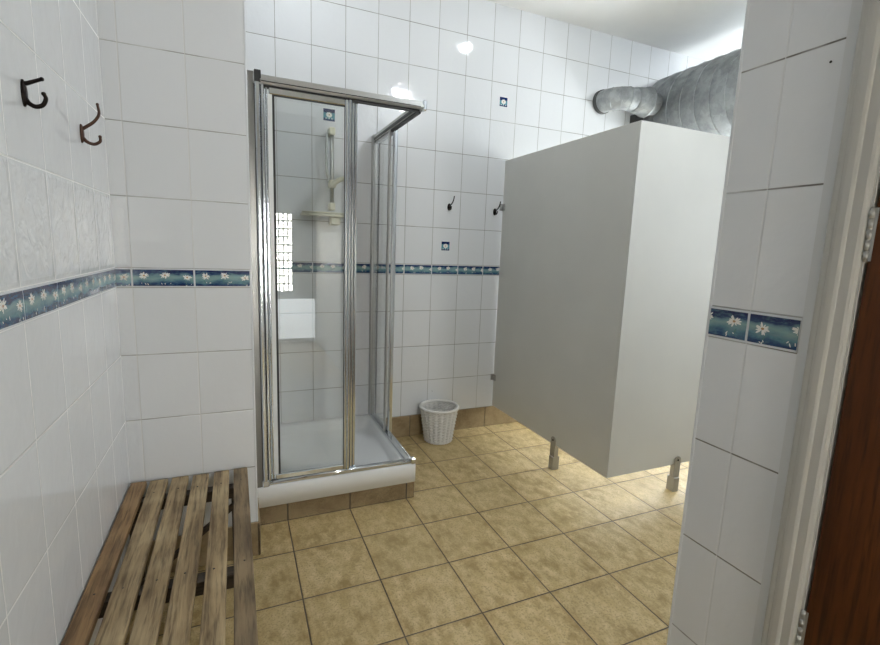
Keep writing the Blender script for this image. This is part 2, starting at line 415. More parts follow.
# corner trim of the divider (white tile return edge)
sbox('trim_1', 'rim', (XW-0.006, XW+0.0015, YW-0.0015, YW+0.012, 0.1512, ZC), 'white edge trim on the corner of the divider wall', bev=0.001, cat='trim')
sbox('trim_2', 'rim', (XP-0.0015, XP+0.012, YP-0.006, YP+0.0015, 0.0, ZC), 'white edge trim on the corner of the right wall', bev=0.001, cat='trim')

# windows
w1 = thing('window_1', 'frosted daylight window in the cubicle', 'window', (XR, (WY0+WY1)/2, WZ0)); w1['kind'] = 'structure'
def part_box(name, mat, d, par, bev=0.0, label=None):
    """dims in world space, child of an Empty with translation only"""
    L = par.location; dd = (d[0]-L.x, d[1]-L.x, d[2]-L.y, d[3]-L.y, d[4]-L.z, d[5]-L.z)
    return box_obj(name, mat, dd, par, bev, label)
def part_obj(name, bm, mat, par, label=None):
    bmesh.ops.translate(bm, verts=bm.verts[:], vec=-Vector(par.location)); return obj(name, bm, mat, par, label=label)
bm = bmesh.new()
for d in ((XR+0.02, XR+0.07, WY0, WY0+0.05, WZ0, WZ1), (XR+0.02, XR+0.07, WY1-0.05, WY1, WZ0, WZ1), (XR+0.02, XR+0.07, WY0+0.05, WY1-0.05, WZ0, WZ0+0.05),
          (XR+0.02, XR+0.07, WY0+0.05, WY1-0.05, WZ1-0.05, WZ1), (XR+0.02, XR+0.07, (WY0+WY1)/2-0.02, (WY0+WY1)/2+0.02, WZ0+0.05, WZ1-0.05)): add_box(bm, *d, bev=0.004)
part_obj('window_frame', bm, 'seal', w1)
part_box('pane', 'frost', (XR+0.045, XR+0.05, WY0+0.04, WY1-0.04, WZ0+0.04, WZ1-0.04), w1)

# rear window and an added glowing panel (seen mirrored in the shower glass and the glossy tiles)
w2 = thing('window_2', 'bright small paned window in the rear wall', 'window', (0.91, YR, 0.70)); w2['kind'] = 'structure'
part_box('pane', 'rearpane', (0.80, 1.085, YR+0.004, YR+0.008, 0.70, 1.72), w2)
bm = bmesh.new()
for k in range(6): add_box(bm, 1.085-k*0.0568-0.009, 1.085-k*0.0568+0.009, YR+0.001, YR+0.022, 0.68, 1.74)
for k in range(11): add_box(bm, 0.792, 1.093, YR+0.001, YR+0.020, 0.70+k*0.102-0.011, 0.70+k*0.102+0.011)
part_obj('window_frame', bm, 'cream', w2)
d2 = thing('rear_glow_panel', 'low hatch added in the rear wall for the mirrored bright patch', 'glowpanel', (1.12, YR, 0.0)); d2['kind'] = 'structure'
part_box('pane', 'rearglow', (0.87, 1.37, YR+0.004, YR+0.008, 0.06, 0.60), d2)  # added glowing sheet standing in for the bright patch mirrored in the glass
bm = bmesh.new()
for d in ((0.84, 0.87, 0.02, 0.63), (1.37, 1.388, 0.02, 0.63)): add_box(bm, d[0], d[1], YR+0.001, YR+0.022, d[2], d[3])
for d in ((0.87, 1.37, 0.02, 0.06), (0.87, 1.37, 0.60, 0.63)): add_box(bm, d[0], d[1], YR+0.001, YR+0.022, d[2], d[3])
part_obj('door_frame', bm, 'seal', d2)

# window that faces the cubicle front
w3 = thing('window_3', 'frosted daylight window at the right end of the room', 'window', (XR, 1.1, 0.95)); w3['kind'] = 'structure'
bm = bmesh.new()
for d in ((XR-0.012, XR+0.001, 0.70, 0.74, 0.95, 2.05), (XR-0.012, XR+0.001, 1.46, 1.50, 0.95, 2.05), (XR-0.012, XR+0.001, 0.74, 1.46, 0.95, 0.99), (XR-0.012, XR+0.001, 0.74, 1.46, 2.01, 2.05)): add_box(bm, *d)
part_obj('window_frame', bm, 'seal', w3)
part_box('pane', 'frost2', (XR-0.006, XR-0.002, 0.74, 1.46, 0.99, 2.01), w3)

# ------------------------------------------------------------------ skirting tiles
def skirting(name, label, joints, a0, a1, place, h=0.1512, z0=0.0):
    bm = bmesh.new()
    js = [a0]+[j for j in joints if a0+0.01 < j < a1-0.01]+[a1]
    for p, q in zip(js[:-1], js[1:]):
        add_box(bm, *place(p+(0.002 if p > a0 else 0), q-(0.002 if q < a1 else 0), 0.010), z0+0.002, z0+h, bev=0.0015)
    add_box(bm, *place(a0, a1, 0.006), z0, z0+h-0.002, mi=1)
    return struct(obj(name, bm, ['brown_tile', 'dgrout']), label, 'skirting')
G = [0.5911+0.303*k for k in range(-3, 14)]; GY = [1.7819+0.303*k for k in range(-14, 6)]
skirting('baseboard_back', 'brown ceramic skirting tiles along the back wall', G, 1.253, XR, lambda p, q, t: (p, q, YB-t, YB))
skirting('baseboard_divider', 'brown ceramic skirting tiles under the bench end wall', G, 0.0, XW, lambda p, q, t: (p, q, YW-t, YW))
skirting('baseboard_left', 'brown ceramic skirting tiles under the left wall', GY, YR, YW-0.011, lambda p, q, t: (0.0, t, p, q))
skirting('baseboard_corner', 'short brown skirting tile on the wall end beside the shower', GY, YW-0.010, YS-0.012, lambda p, q, t: (XW, XW+t, p, q))
skirting('baseboard_riser', 'brown tile plinth below the shower tray front', G, XW, 1.240, lambda p, q, t: (p, q, YS, YS+t), h=0.094)
skirting('baseboard_riser_side', 'brown tile plinth below the shower tray side', GY, YS+0.012, YB-0.001, lambda p, q, t: (1.240-t, 1.240, p, q), h=0.094)

# ------------------------------------------------------------------ flower border
def border(name, label, a0, a1, joints, f3, phase):
    """f3(a, z, d) -> world point, d = distance proud of the wall"""
    bm = bmesh.new()
    def quadbox(p, q, z0, z1, d0, d1, mi):
        vs = [bm.verts.new(f3(a, z, d)) for d in (d0, d1) for (a, z) in ((p, z0), (q, z0), (q, z1), (p, z1))]
        for idx in ((4, 5, 6, 7), (0, 1, 5, 4), (1, 2, 6, 5), (2, 3, 7, 6), (3, 0, 4, 7), (3, 2, 1, 0)):
            f = bm.faces.new([vs[i] for i in idx]); f.material_index = mi
    def disc(a, z, ra, rz, ang, d, mi, n=8):
        pts = []
        for k in range(n):
            t = 2*PI*k/n; x, y = ra*math.cos(t), rz*math.sin(t)
            pts.append((a+x*math.cos(ang)-y*math.sin(ang), z+x*math.sin(ang)+y*math.cos(ang)))
        if min(p[0] for p in pts) < lo+0.001 or max(p[0] for p in pts) > hi-0.001: 
            pts = [(min(max(p[0], lo+0.0006), hi-0.0006), p[1]) for p in pts]
            if max(p[0] for p in pts)-min(p[0] for p in pts) < 0.001: return
        c0 = [bm.verts.new(f3(p[0], p[1], d)) for p in pts]
        f = bm.faces.new(c0); f.material_index = mi
    quadbox(a0, a1, ZB0+0.001, ZB1-0.001, 0.0, 0.0020, 0)
    js = [a0]+[j for j in joints if a0+0.004 < j < a1-0.004]+[a1]
    for p, q in zip(js[:-1], js[1:]):
        lo, hi = p+(0.0030 if p > a0 else 0.001), q-(0.0030 if q < a1 else 0.001)
        if hi-lo < 0.004: continue
        quadbox(lo, hi, ZB0+0.0055, ZB1-0.0055, 0.002, 0.0032, 1)
        # daisies: three to a tile, the strip may be cut
        base = p if p > a0 else q-0.2
        zc = (ZB0+ZB1)/2
        for fa, fz, fr in ((0.038, 0.008, 0.0175), (0.104, 0.010, 0.0185), (0.176, 0.002, 0.0170)):
            a, z = base+((fa+phase) % 0.2), zc+fz
            if a < lo-fr or a > hi+fr: continue
            rng = random.Random(int(a*1000)+int(fa*100))
            sq = rng.uniform(0.62, 0.85)
            for k in range(13):
                th = 2*PI*k/13+rng.uniform(-.2, .2); L = fr*rng.uniform(0.65, 1.05)
                disc(a+math.cos(th)*L*0.58, z+math.sin(th)*L*0.58*sq, L*0.42, L*0.125, math.atan2(math.sin(th)*sq, math.cos(th)), 0.0036+0.00002*k, 2, 8)
            disc(a, z, fr*0.20, fr*0.15, 0, 0.0040, 3, 10)
            # stem and reflected petals in the water
            disc(a-0.004, z-0.021, 0.0009, 0.008, 0.35, 0.0035, 4, 6)
            for k in range(3):
                disc(a+rng.uniform(-.012, .024), z-rng.uniform(0.024, 0.032), 0.0012, rng.uniform(0.002, 0.0048), rng.uniform(-1.0, 1.0), 0.0036, 2, 6)
    return struct(obj(name, bm, ['rim', 'border', 'petal', 'pistil', 'stem']), label, 'tile border')
LJ = [1.6095-0.2*k for k in range(0, 25)][::-1]+[1.8095]
border('trim_3', 'blue daisy border tiles along the left wall', YR, YW, LJ, lambda a, z, d: Vector((d, a, z)), 0.0)
border('trim_4', 'blue daisy border tiles on the bench end wall', 0.0, XW-0.006, [0.0491, 0.2491], lambda a, z, d: Vector((a, YW-d, z)), 0.0)
border('trim_5', 'blue daisy border tiles along the back wall', XW, 4.4, [1.4311+0.2*k for k in range(-5, 16)], lambda a, z, d: Vector((a, YB-d, z)), 0.02)
border('trim_6', 'blue daisy border tiles on the wall end by the brown door', 0.372, YP-0.006, [0.4729], lambda a, z, d: Vector((XP-d, a, z)), -0.008)

# small square motif tiles on the back wall
def accent(x, z, s=0.030):
    bm = bmesh.new()
    add_box(bm, x-s, x+s, YB-0.0012, YB, z-s, z+s)
    rng = random.Random(int(x*100))
    for k in range(9):
        a = 2*PI*k/9
        pts = [(x+math.cos(a)*0.011+math.cos(a+t)*0.0075*(1 if abs(math.cos(t)) > .5 else .45), z+math.sin(a)*0.009+math.sin(a+t)*0.0065*(1 if abs(math.cos(t)) > .5 else .45)) for t in [2*PI*j/8 for j in range(8)]]
        f = bm.faces.new([bm.verts.new((p[0], YB-0.0016-0.00002*k, p[1])) for p in pts]); f.material_index = 1
    f = bm.faces.new([bm.verts.new((x+0.005*math.cos(t), YB-0.0021, z+0.004*math.sin(t))) for t in [2*PI*j/8 for j in range(8)]]); f.material_index = 2
    for dx in (-0.018, 0.0, 0.017):
        f = bm.faces.new([bm.verts.new((x+dx+0.004*math.cos(t), YB-0.0016, z-0.020+0.0035*math.sin(t))) for t in [2*PI*j/8 for j in range(8)]]); f.material_index = 1
    m, nt, b = new_mat('painted motif'); P, s_ = position(nt)
    t = mth(nt, 'ADD', maprange(nt, s_[2], z-s, z+s), mth(nt, 'MULTIPLY', mth(nt, 'SUBTRACT', noise(nt, P, 40, 2), 0.5), 0.3))
    c = mixc(nt, maprange(nt, t, 0.66, 0.74), (0.11, 0.30, 0.36), (0.008, 0.022, 0.10)); c = mixc(nt, maprange(nt, t, 0.14, 0.24), (0.01, 0.035, 0.13), c)
    nt.links.new(c, b.inputs['Base Color']); b.inputs['Roughness'].default_value = 0.15
    o = obj('accent_tile', bm, [m, 'petal', 'pistil'], wall_back)
    return o
accent(1.730, 1.350); accent(2.129, 2.351); accent(0.933, 2.099, 0.034)
# drilled holes left in the walls
def hole(p, n, par):
    bm = bmesh.new(); add_lathe(bm, [(0.0022, 0), (0.0022, 0.001), (0.001, 0.0015)], 10, axis='y' if n == 'y' else 'x')
    if n == 'x': bmesh.ops.scale(bm, vec=(-1, 1, 1), verts=bm.verts[:])
    o = obj('screw_hole', bm, 'black', par, loc=p)
hole((1.667, YB, 0.315), 'y', wall_back); hole((XP, 0.391, 1.688), 'x', wall_right)

# ------------------------------------------------------------------ door, frame and hinges on the right
bm = bmesh.new()
prof = [(0.354, 0.0), (0.353, 0.004), (0.350, 0.008), (0.346, 0.010), (0.340, 0.0105), (0.337, 0.0125), (0.332, 0.0135), (0.322, 0.0135), (0.3175, 0.0115), (0.316, 0.0100),
        (0.301, 0.0100), (0.2965, 0.008), (0.2925, 0.005), (0.2925, 0.0)]
add_prism(bm, prof, lambda y, d: Vector((XP-d, y, 0.0)), Vector((0, 0, 2.12)))
add_box(bm, XP-0.0185, XP+0.012, -0.62, 0.35, 2.07, 2.12, bev=0.002)
add_box(bm, XP-0.0185, XP+0.012, -0.62, -0.565, 0.0, 2.07, bev=0.002)
add_box(bm, XP-0.004, XP+0.011, 0.2885, 0.2925, 0, 2.07)
struct(obj('trim_7', bm, 'gloss'), 'off white moulded door architrave beside the brown door', 'door frame')
sbox('wall_filler', 'filler', (XP, XP+0.012, 0.2925, 0.372, 0, ZC), 'painted strip between tiles and door frame', cat='wall')
door = thing('door_1', 'dark brown varnished wooden door at the right', 'door', (XP+0.002, 0.284, 0)); door['kind'] = 'structure'
part_box('door_leaf', 'door', (XP-0.002, XP+0.010, -0.56, 0.284, 0.008, 2.066), door, bev=0.001)
for zc in (1.378, 0.612):
    bm = bmesh.new()
    for k in range(5):
        z0 = zc-0.045+k*0.018
        add_tube(bm, [(XP-0.003, 0.2885, z0+0.0008), (XP-0.003, 0.2885, z0+0.0172)], 0.0042, 12)
    add_tube(bm, [(XP-0.003, 0.2885, zc-0.047), (XP-0.003, 0.2885, zc+0.047)], 0.0028, 10)
    add_box(bm, XP-0.0032, XP-0.0018, 0.280, 0.2875, zc-0.045, zc+0.045)
    part_obj('hinge', bm, 'steel', door, label='worn steel butt hinge on the brown door')

# ------------------------------------------------------------------ bench
bench = thing('slatted_bench', 'worn wooden slatted bench along the left tiled wall', 'bench', (0.0, 1.0, 0))
slats = [(0.004, 0.056, 'slat_red'), (0.070, 0.130, 'slat'), (0.142, 0.200, 'slat'), (0.213, 0.270, 'slat'), (0.290, 0.345, 'slat'), (0.363, 0.415, 'slat_dark')]
for i, (a, b, mt) in enumerate(slats):
    bm = bmesh.new()
    # a slightly bowed plank with worn rounded edges
    zt = 0.410+(0.002 if i == 5 else 0)
    add_box(bm, a, b, -0.95, 0.806-(0.004*(i % 2)), zt-0.020, zt, bev=0.003, seg=2)
    bmesh.ops.bisect_plane(bm, geom=bm.verts[:]+bm.edges[:]+bm.faces[:], plane_co=(0, -0.1, 0), plane_no=(0, 1, 0))
    for v in bm.verts: v.co.x += 0.0015*math.sin(v.co.y*3+i*1.7); v.co.z += 0.001*math.sin(v.co.y*2.4+i)
    # screw heads
    rows = (0.70, 0.18, -0.34, -0.85)
    for y in rows:
        add_lathe(bm, [(0.0028, -0.001), (0.0028, 0.0005), (0.0015, 0.0006)], 10, c=((a+b)/2+random.uniform(-.006, .006), y+random.uniform(-.006, .006), zt), mi=1)
    sl = obj('slat', bm, [MT[mt], MT['black']], bench)
    if mt != 'slat': sl['label'] = 'darker worn slat'
for y in (0.70, 0.18, -0.34, -0.85):
    bm = bmesh.new(); add_box(bm, 0.012, 0.408, y-0.022, y+0.022, 0.348, 0.390, bev=0.002); obj('cross_rail', bm, 'leg', bench)
for y in (0.70, -0.34, -0.85):
    for x in (0.034, 0.372):
        bm = bmesh.new(); add_box(bm, x-0.02, x+0.02, y-0.02, y+0.02, 0.0, 0.348, bev=0.003); obj('leg', bm, 'leg', bench)
    bm = bmesh.new()
    add_box(bm, -0.008, 0.008, -0.012, 0.012, -0.21, 0.21, rot=Matrix.Rotation(math.radians(52), 3, 'Y'))
    bmesh.ops.translate(bm, verts=bm.verts[:], vec=(0.20, y-0.032, 0.20)); obj('brace', bm, 'leg', bench)

# ------------------------------------------------------------------ coat hooks
def hook(name_label, root, nrm, upper, lower, mat, size=1.0, base=None, group=None):
    """nrm: 'x' -> projects +x from left wall; 'y' -> projects -y from back wall; pts are (out, side, up)"""
    t = thing('coat_hook', name_label, 'coat hook', root, 0 if nrm == 'x' else -PI/2, group)
    bh, bw = base or (0.020, 0.011)
    bm = bmesh.new()
    rings = []
    for sc, d in ((1, 0), (1, 0.003), (0.82, 0.0055), (0.4, 0.0075)):
        rings.append([bm.verts.new((d, bw*sc*math.cos(2*PI*k/20), bh*sc*math.sin(2*PI*k/20))) for k in range(20)])
    for A, B in zip(rings[:-1], rings[1:]):
        for k in range(20):
            f = bm.faces.new((A[k], A[(k+1) % 20], B[(k+1) % 20], B[k])); f.smooth = True
    bm.faces.new(rings[-1]); bm.faces.new(list(reversed(rings[0])))
    obj('base_plate', bm, mat, t)
    for nm, pts, r0 in (('upper_arm', upper, 0.0042), ('lower_arm', lower, 0.0045)):
        c = bez(pts, 8); n = len(c)
        bm = bmesh.new()
        rad = [r0*(1.15-0.35*i/(n-1)) for i in range(n)]
        rad[-1] *= 1.05
        add_tube(bm, c, rad, 10)
        bmesh.ops.create_uvsphere(bm, u_segments=12, v_segments=8, radius=r0*1.0, matrix=Matrix.Translation(c[-1]))
        for f in bm.faces: f.smooth = True
        obj(nm, bm, mat, t)
    return t
UP = [(0.004, 0, 0.006), (0.016, 0, 0.010), (0.034, 0, 0.020), (0.046, 0, 0.040), (0.048, 0, 0.062)]
LOW = [(0.004, 0, -0.010), (0.014, 0, -0.024), (0.030, 0, -0.030), (0.043, 0, -0.022), (0.046, 0, -0.006)]
hook('black double coat hook nearest the camera on the left wall', (0, 1.115, 1.614), 'x',
     [(0.004, 0, 0.019), (0.010, -0.002, 0.020), (0.020, -0.004, 0.024), (0.036, -0.008, 0.030)],
     [(0.003, 0, -0.010), (0.009, 0, -0.019), (0.020, 0, -0.024), (0.032, 0, -0.019), (0.038, 0, -0.006), (0.035, 0, 0.003)], 'bronze', base=(0.027, 0.010), group=None)
hook('copper brown double coat hook near the corner on the left wall', (0, 1.52, 1.615), 'x',
     [(0.003, 0, 0.012), (0.014, 0, 0.020), (0.033, 0, 0.036), (0.046, 0, 0.058), (0.044, 0, 0.084)],
     [(0.004, 0, -0.012), (0.014, 0, -0.022), (0.030, 0, -0.026), (0.044, 0, -0.017), (0.045, 0, -0.004)], 'copper', base=(0.026, 0.011))
hook('black coat hook high on the left wall, cut off by the top of the photo', (0, 1.135, 1.862), 'x', UP, LOW, 'bronze')
UP2 = [(0.004, 0, 0.006), (0.020, 0, 0.010), (0.040, 0.004, 0.022), (0.052, 0.008, 0.042), (0.054, 0.012, 0.066)]
LOW2 = [(0.004, 0, -0.006), (0.014, 0, -0.014), (0.026, 0, -0.017), (0.036, 0, -0.010), (0.038, 0, 0.0)]
hook('small dark coat hook on the back wall above the square motif tile', (1.746, YB, 1.615), 'y', UP2, LOW2, 'bronze', base=(0.024, 0.013))
hook('small dark coat hook on the back wall beside the grey cubicle panel', (2.105, YB, 1.605), 'y', UP2, LOW2, 'bronze', base=(0.024, 0.013))

# ------------------------------------------------------------------ shower tray
tray = thing('shower_tray', 'square white shower tray set on a brown tile plinth', 'shower tray', (0.85, 2.44, 0.094))
TX0, TX1, TY0, TY1, TZ0, TZ1 = XW+0.001, 1.246, 2.024, YB-0.001, 0.095, 0.196
def rrect(x0, x1, y0, y1, r, n=6):
    pts = []
    for cx, cy, a0 in ((x1-r, y1-r, 0), (x0+r, y1-r, PI/2), (x0+r, y0+r, PI), (x1-r, y0+r, 3*PI/2)):
        for k in range(n+1):
            a = a0+k*PI/2/n; pts.append((cx+r*math.cos(a), cy+r*math.sin(a)))
    return pts
bm = bmesh.new()
spec = [(0.0, 0.004, TZ0, 0.012), (0.0, 0.004, TZ1-0.008, 0.012), (0.003, 0.003, TZ1-0.002, 0.012), (0.008, 0.0, TZ1, 0.012), (0.055, 0, TZ1-0.001, 0.03), (0.062, 0, TZ1-0.006, 0.04),
        (0.074, 0, TZ1-0.045, 0.05), (0.090, 0, TZ1-0.058, 0.06), (0.30, 0, TZ1-0.066, 0.09)]
rings = []
for ins, _, z, r in spec:
    rings.append([bm.verts.new((x, y, z)) for x, y in rrect(TX0+ins, TX1-ins, TY0+ins, TY1-ins, r)])
for A, B in zip(rings[:-1], rings[1:]):
    n = len(A)
    for k in range(n):
        f = bm.faces.new((A[k], A[(k+1) % n], B[(k+1) % n], B[k])); f.smooth = True
bm.faces.new(rings[-1]); bm.faces.new(list(reversed(rings[0])))
part_obj('basin', bm, 'acrylic', tray)
bm = bmesh.new(); add_lathe(bm, [(0.042, 0), (0.042, 0.003), (0.034, 0.005), (0.012, 0.004)], 28, c=(0.60, 2.66, TZ1-0.0665)); part_obj('drain_cover', bm, 'chrome', tray)

# ------------------------------------------------------------------ shower enclosure
enc = thing('shower_enclosure', 'corner entry shower enclosure of clear glass in polished metal frames', 'shower enclosure', (XW, YS, TZ1))
ZT0, ZT1 = 1.968, 2.010
XE = 1.220
def pb(name, mat, d, bev=0.002, label=None): return part_box(name, mat, d, enc, bev, label)
# rails: L-profile with a rounded chrome lip and dark channel
bm = bmesh.new()
add_box(bm, XW+0.03, XE+0.018, YS-0.018, YS+0.022, ZT0+0.006, ZT1, bev=0.004, seg=2)
add_box(bm, XW+0.05, XE+0.010, YS-0.024, YS-0.012, ZT0+0.010, ZT0+0.026, bev=0.004, seg=2)
part_obj('top_rail', bm, 'satin', enc)
bm = bmesh.new(); add_box(bm, XW+0.05, XE-0.01, YS-0.006, YS+0.014, ZT0-0.004, ZT0+0.006); part_obj('rail_channel', bm, 'rubber', enc)
bm = bmesh.new()
add_box(bm, XE-0.020, XE+0.018, YS+0.022, YB-0.002, ZT0+0.006, ZT1, bev=0.004, seg=2)
part_obj('top_rail', bm, 'satin', enc)
bm = bmesh.new(); add_box(bm, XE-0.014, XE+0.006, YS+0.02, YB-0.03, ZT0-0.004, ZT0+0.006); part_obj('rail_channel', bm, 'rubber', enc)
bm = bmesh.new(); add_box(bm, XE-0.0215, XE-0.0195, YS+0.03, YB-0.03, ZT0+0.009, ZT0+0.024); part_obj('rail_channel', bm, 'rubber', enc)
bm = bmesh.new(); add_box(bm, XW+0.06, XE-0.01, YS-0.0255, YS-0.0235, ZT0+0.013, ZT0+0.017); part_obj('rail_channel', bm, 'rubber', enc)
pb('corner_cap', 'chrome', (XE+0.002, XE+0.022, YS-0.022, YS+0.010, ZT0+0.002, ZT1+0.006), 0.004)
# bottom rails
bm = bmesh.new()
add_box(bm, XW+0.03, XE+0.014, YS-0.006, YS+0.026, TZ1, TZ1+0.022, bev=0.004, seg=2)
add_tube(bm, [(XW+0.045, YS-0.004, TZ1+0.020), (XE+0.006, YS-0.004, TZ1+0.020)], 0.010, 12)
part_obj('bottom_rail', bm, 'chrome', enc)
bm = bmesh.new()
add_box(bm, XE-0.022, XE+0.012, YS+0.026, YB-0.002, TZ1, TZ1+0.016, bev=0.003, seg=2)
add_tube(bm, [(XE+0.008, YS+0.004, TZ1+0.014), (XE+0.008, YB-0.03, TZ1+0.014)], 0.007, 12)
part_obj('bottom_rail', bm, 'chrome', enc)
pb('corner_cap', 'chrome', (XE-0.004, XE+0.020, YS-0.018, YS+0.012, TZ1, TZ1+0.034), 0.005)
pb('corner_cap', 'chrome', (XW+0.030, XW+0.062, YS-0.020, YS+0.006, TZ1, TZ1+0.036), 0.005)
# front, wall side uprights
pb('wall_channel', 'channel', (XW+0.0015, XW+0.032, YS-0.008, YS+0.030, TZ1, ZT1+0.010), 0.001)
def bar(xa, xb, y0, y1, z0, z1, mat, name='upright'):
    bm = bmesh.new(); add_box(bm, xa, xb, y0, y1, z0, z1, bev=min(xb-xa, y1-y0)*0.3, seg=3); return part_obj(name, bm, mat, enc)
bar(XW+0.0345, XW+0.0545, YS-0.022, YS+0.020, TZ1+0.03, ZT1+0.012, 'chrome')
pb('dark_gap', 'rubber', (XW+0.032, XW+0.072, YS-0.004, YS+0.010, TZ1+0.02, ZT0+0.006), 0.0)  # black strip puts the dark of the gaps between the uprights into colour
bar(XW+0.0580, XW+0.0700, YS-0.016, YS+0.018, TZ1+0.03, ZT0+0.006, 'chrome')
pb('top_bracket', 'rubber', (XW+0.034, XW+0.060, YS-0.024, YS+0.02, ZT0+0.010, ZT1+0.014), 0.002)
# sliding front door leaf: stiles, rails, glass, seal
DZ0, DZ1 = TZ1+0.030, ZT0-0.002
bm = bmesh.new()
XA, XB = XW+0.076, 0.885
add_box(bm, XA, XA+0.008, YS-0.012, YS+0.008, DZ0, DZ1, bev=0.003)
add_box(bm, XB-0.027, XB-0.013, YS-0.014, YS+0.008, DZ0, DZ1, bev=0.004, seg=3)
add_box(bm, XB-0.011, XB, YS-0.018, YS+0.008, DZ0, DZ1, bev=0.003, seg=3)
add_box(bm, XA+0.014, XB-0.026, YS-0.012, YS+0.008, DZ1-0.026, DZ1, bev=0.003)
add_box(bm, XA+0.014, XB-0.026, YS-0.012, YS+0.008, DZ0, DZ0+0.024, bev=0.003)
dframe = part_obj('door_frame', bm, 'chrome', enc)
def sub_box(name, mat, d, par, label=None):
    L = enc.location
    return box_obj(name, mat, (d[0]-L.x, d[1]-L.x, d[2]-L.y, d[3]-L.y, d[4]-L.z, d[5]-L.z), par, 0.0, label)
sub_box('seal', 'seal', (XA+0.008, XA+0.026, YS-0.008, YS-0.002, DZ0+0.024, DZ1-0.026), dframe)
sub_box('gasket', 'rubber', (XA+0.027, XA+0.036, YS-0.007, YS+0.001, DZ0+0.024, DZ1-0.026), dframe)
sub_box('gasket', 'rubber', (XA+0.034, XB-0.026, YS-0.007, YS+0.001, DZ1-0.031, DZ1-0.026), dframe)
sub_box('gasket', 'rubber', (XB-0.029, XB-0.026, YS-0.007, YS+0.001, DZ0+0.024, DZ1-0.026), dframe)
sub_box('glass_pane', 'glass', (XA+0.020, XB-0.024, YS-0.006, YS-0.002, DZ0+0.020, DZ1-0.024), dframe)
# fixed front pane behind it
bm = bmesh.new()
add_box(bm, 0.892, 0.903, YS+0.004, YS+0.030, TZ1+0.022, ZT0+0.006, bev=0.003, seg=3)
add_box(bm, 0.906, 0.919, YS+0.008, YS+0.030, TZ1+0.022, ZT0+0.006, bev=0.004, seg=3)
ff = part_obj('fixed_frame', bm, 'chrome', enc)
sub_box('glass_pane', 'glass', (XW+0.036, 0.892, YS+0.018, YS+0.022, TZ1+0.022, ZT0+0.006), ff)
sub_box('gasket', 'rubber', (0.884, 0.908, YS+0.014, YS+0.026, TZ1+0.022, ZT0+0.004), ff)
# return side
pb('wall_channel', 'satin', (XE-0.024, XE+0.014, YB-0.045, YB-0.001, TZ1, ZT1+0.004), 0.002)
bm = bmesh.new()
add_box(bm, XE-0.006, XE+0.016, 2.425, 2.450, DZ0-0.024, DZ1+0.004, bev=0.004, seg=2)
add_box(bm, XE-0.006, XE+0.010, 2.735, 2.755, DZ0-0.010, DZ1, bev=0.003)
add_box(bm, XE-0.005, XE+0.008, 2.450, 2.735, DZ0-0.010, DZ0+0.014, bev=0.003)
add_box(bm, XE-0.005, XE+0.008, 2.450, 2.735, DZ1-0.022, DZ1, bev=0.003)
rf = part_obj('door_frame', bm, 'chrome', enc)
sub_box('glass_pane', 'glass', (XE-0.001, XE+0.003, 2.448, 2.737, DZ0+0.012, DZ1-0.020), rf)
sub_box('gasket', 'rubber', (XE-0.004, XE+0.006, 2.450, 2.456, DZ0+0.014, DZ1-0.022), rf)
sub_box('gasket', 'rubber', (XE-0.004, XE+0.006, 2.722, 2.735, DZ0+0.014, DZ1-0.022), rf)
bm = bmesh.new()
add_box(bm, XE-0.022, XE-0.008, 2.470, 2.488, TZ1+0.016, ZT0+0.006, bev=0.003)
ff = part_obj('fixed_frame', bm, 'satin', enc)
sub_box('glass_pane', 'glass', (XE-0.017, XE-0.013, 2.486, YB-0.040, TZ1+0.016, ZT0+0.006), ff)

# ------------------------------------------------------------------ shower fittings
sh = thing('shower_riser_rail', 'grey shower riser rail with ivory brackets inside the enclosure', 'shower rail', (0.94, YB, 1.54))
def ppart(name, bm, mat, par, label=None): return part_obj(name, bm, mat, par, label)
bm = bmesh.new(); add_tube(bm, [(0.94, YB-0.055, 1.545), (0.94, YB-0.055, 2.0)], 0.0125, 16); ppart('rail', bm, 'hose', sh)
for z in (1.995, 1.560):
    bm = bmesh.new(); add_box(bm, 0.922, 0.958, YB-0.075, YB-0.001, z-0.022, z+0.022, bev=0.008, seg=3); ppart('bracket', bm, 'ivory', sh)
bm = bmesh.new(); add_box(bm, 0.918, 0.962, YB-0.085, YB-0.038, 1.668, 1.715, bev=0.010, seg=3); ppart('slider', bm, 'ivory', sh)
bm = bmesh.new(); add_tube(bm, bez([(0.922, YB-0.060, 1.700), (0.906, YB-0.066, 1.78), (0.905, YB-0.070, 1.90), (0.915, YB-0.045, 1.975), (0.920, YB-0.012, 1.985)], 10), 0.008, 10)
ppart('hose', bm, 'hose', sh, 'grey metal hose')
hs = thing('shower_handset', 'ivory shower handset held on the grey riser rail', 'shower head', (0.96, YB-0.10, 1.69))
bm = bmesh.new(); add_tube(bm, bez([(0.925, YB-0.101, 1.672), (0.955, YB-0.105, 1.700), (0.985, YB-0.112, 1.718), (1.015, YB-0.12, 1.722)], 6), [0.014]*19, 12); ppart('handle', bm, 'ivory', hs)
bm = bmesh.new(); add_lathe(bm, [(0.014, 0.0), (0.032, 0.016), (0.036, 0.024), (0.034, 0.030), (0.010, 0.031)], 24)
bmesh.ops.rotate(bm, verts=bm.verts[:], matrix=Matrix.Rotation(math.radians(155), 3, 'Y') @ Matrix.Rotation(math.radians(25), 3, 'X')); bmesh.ops.translate(bm, verts=bm.verts[:], vec=(1.028, YB-0.122, 1.722)); ppart('spray_head', bm, 'ivory', hs)
sf = thing('soap_shelf', 'small ivory soap shelf below the shower handset', 'shelf', (0.90, YB, 1.50))
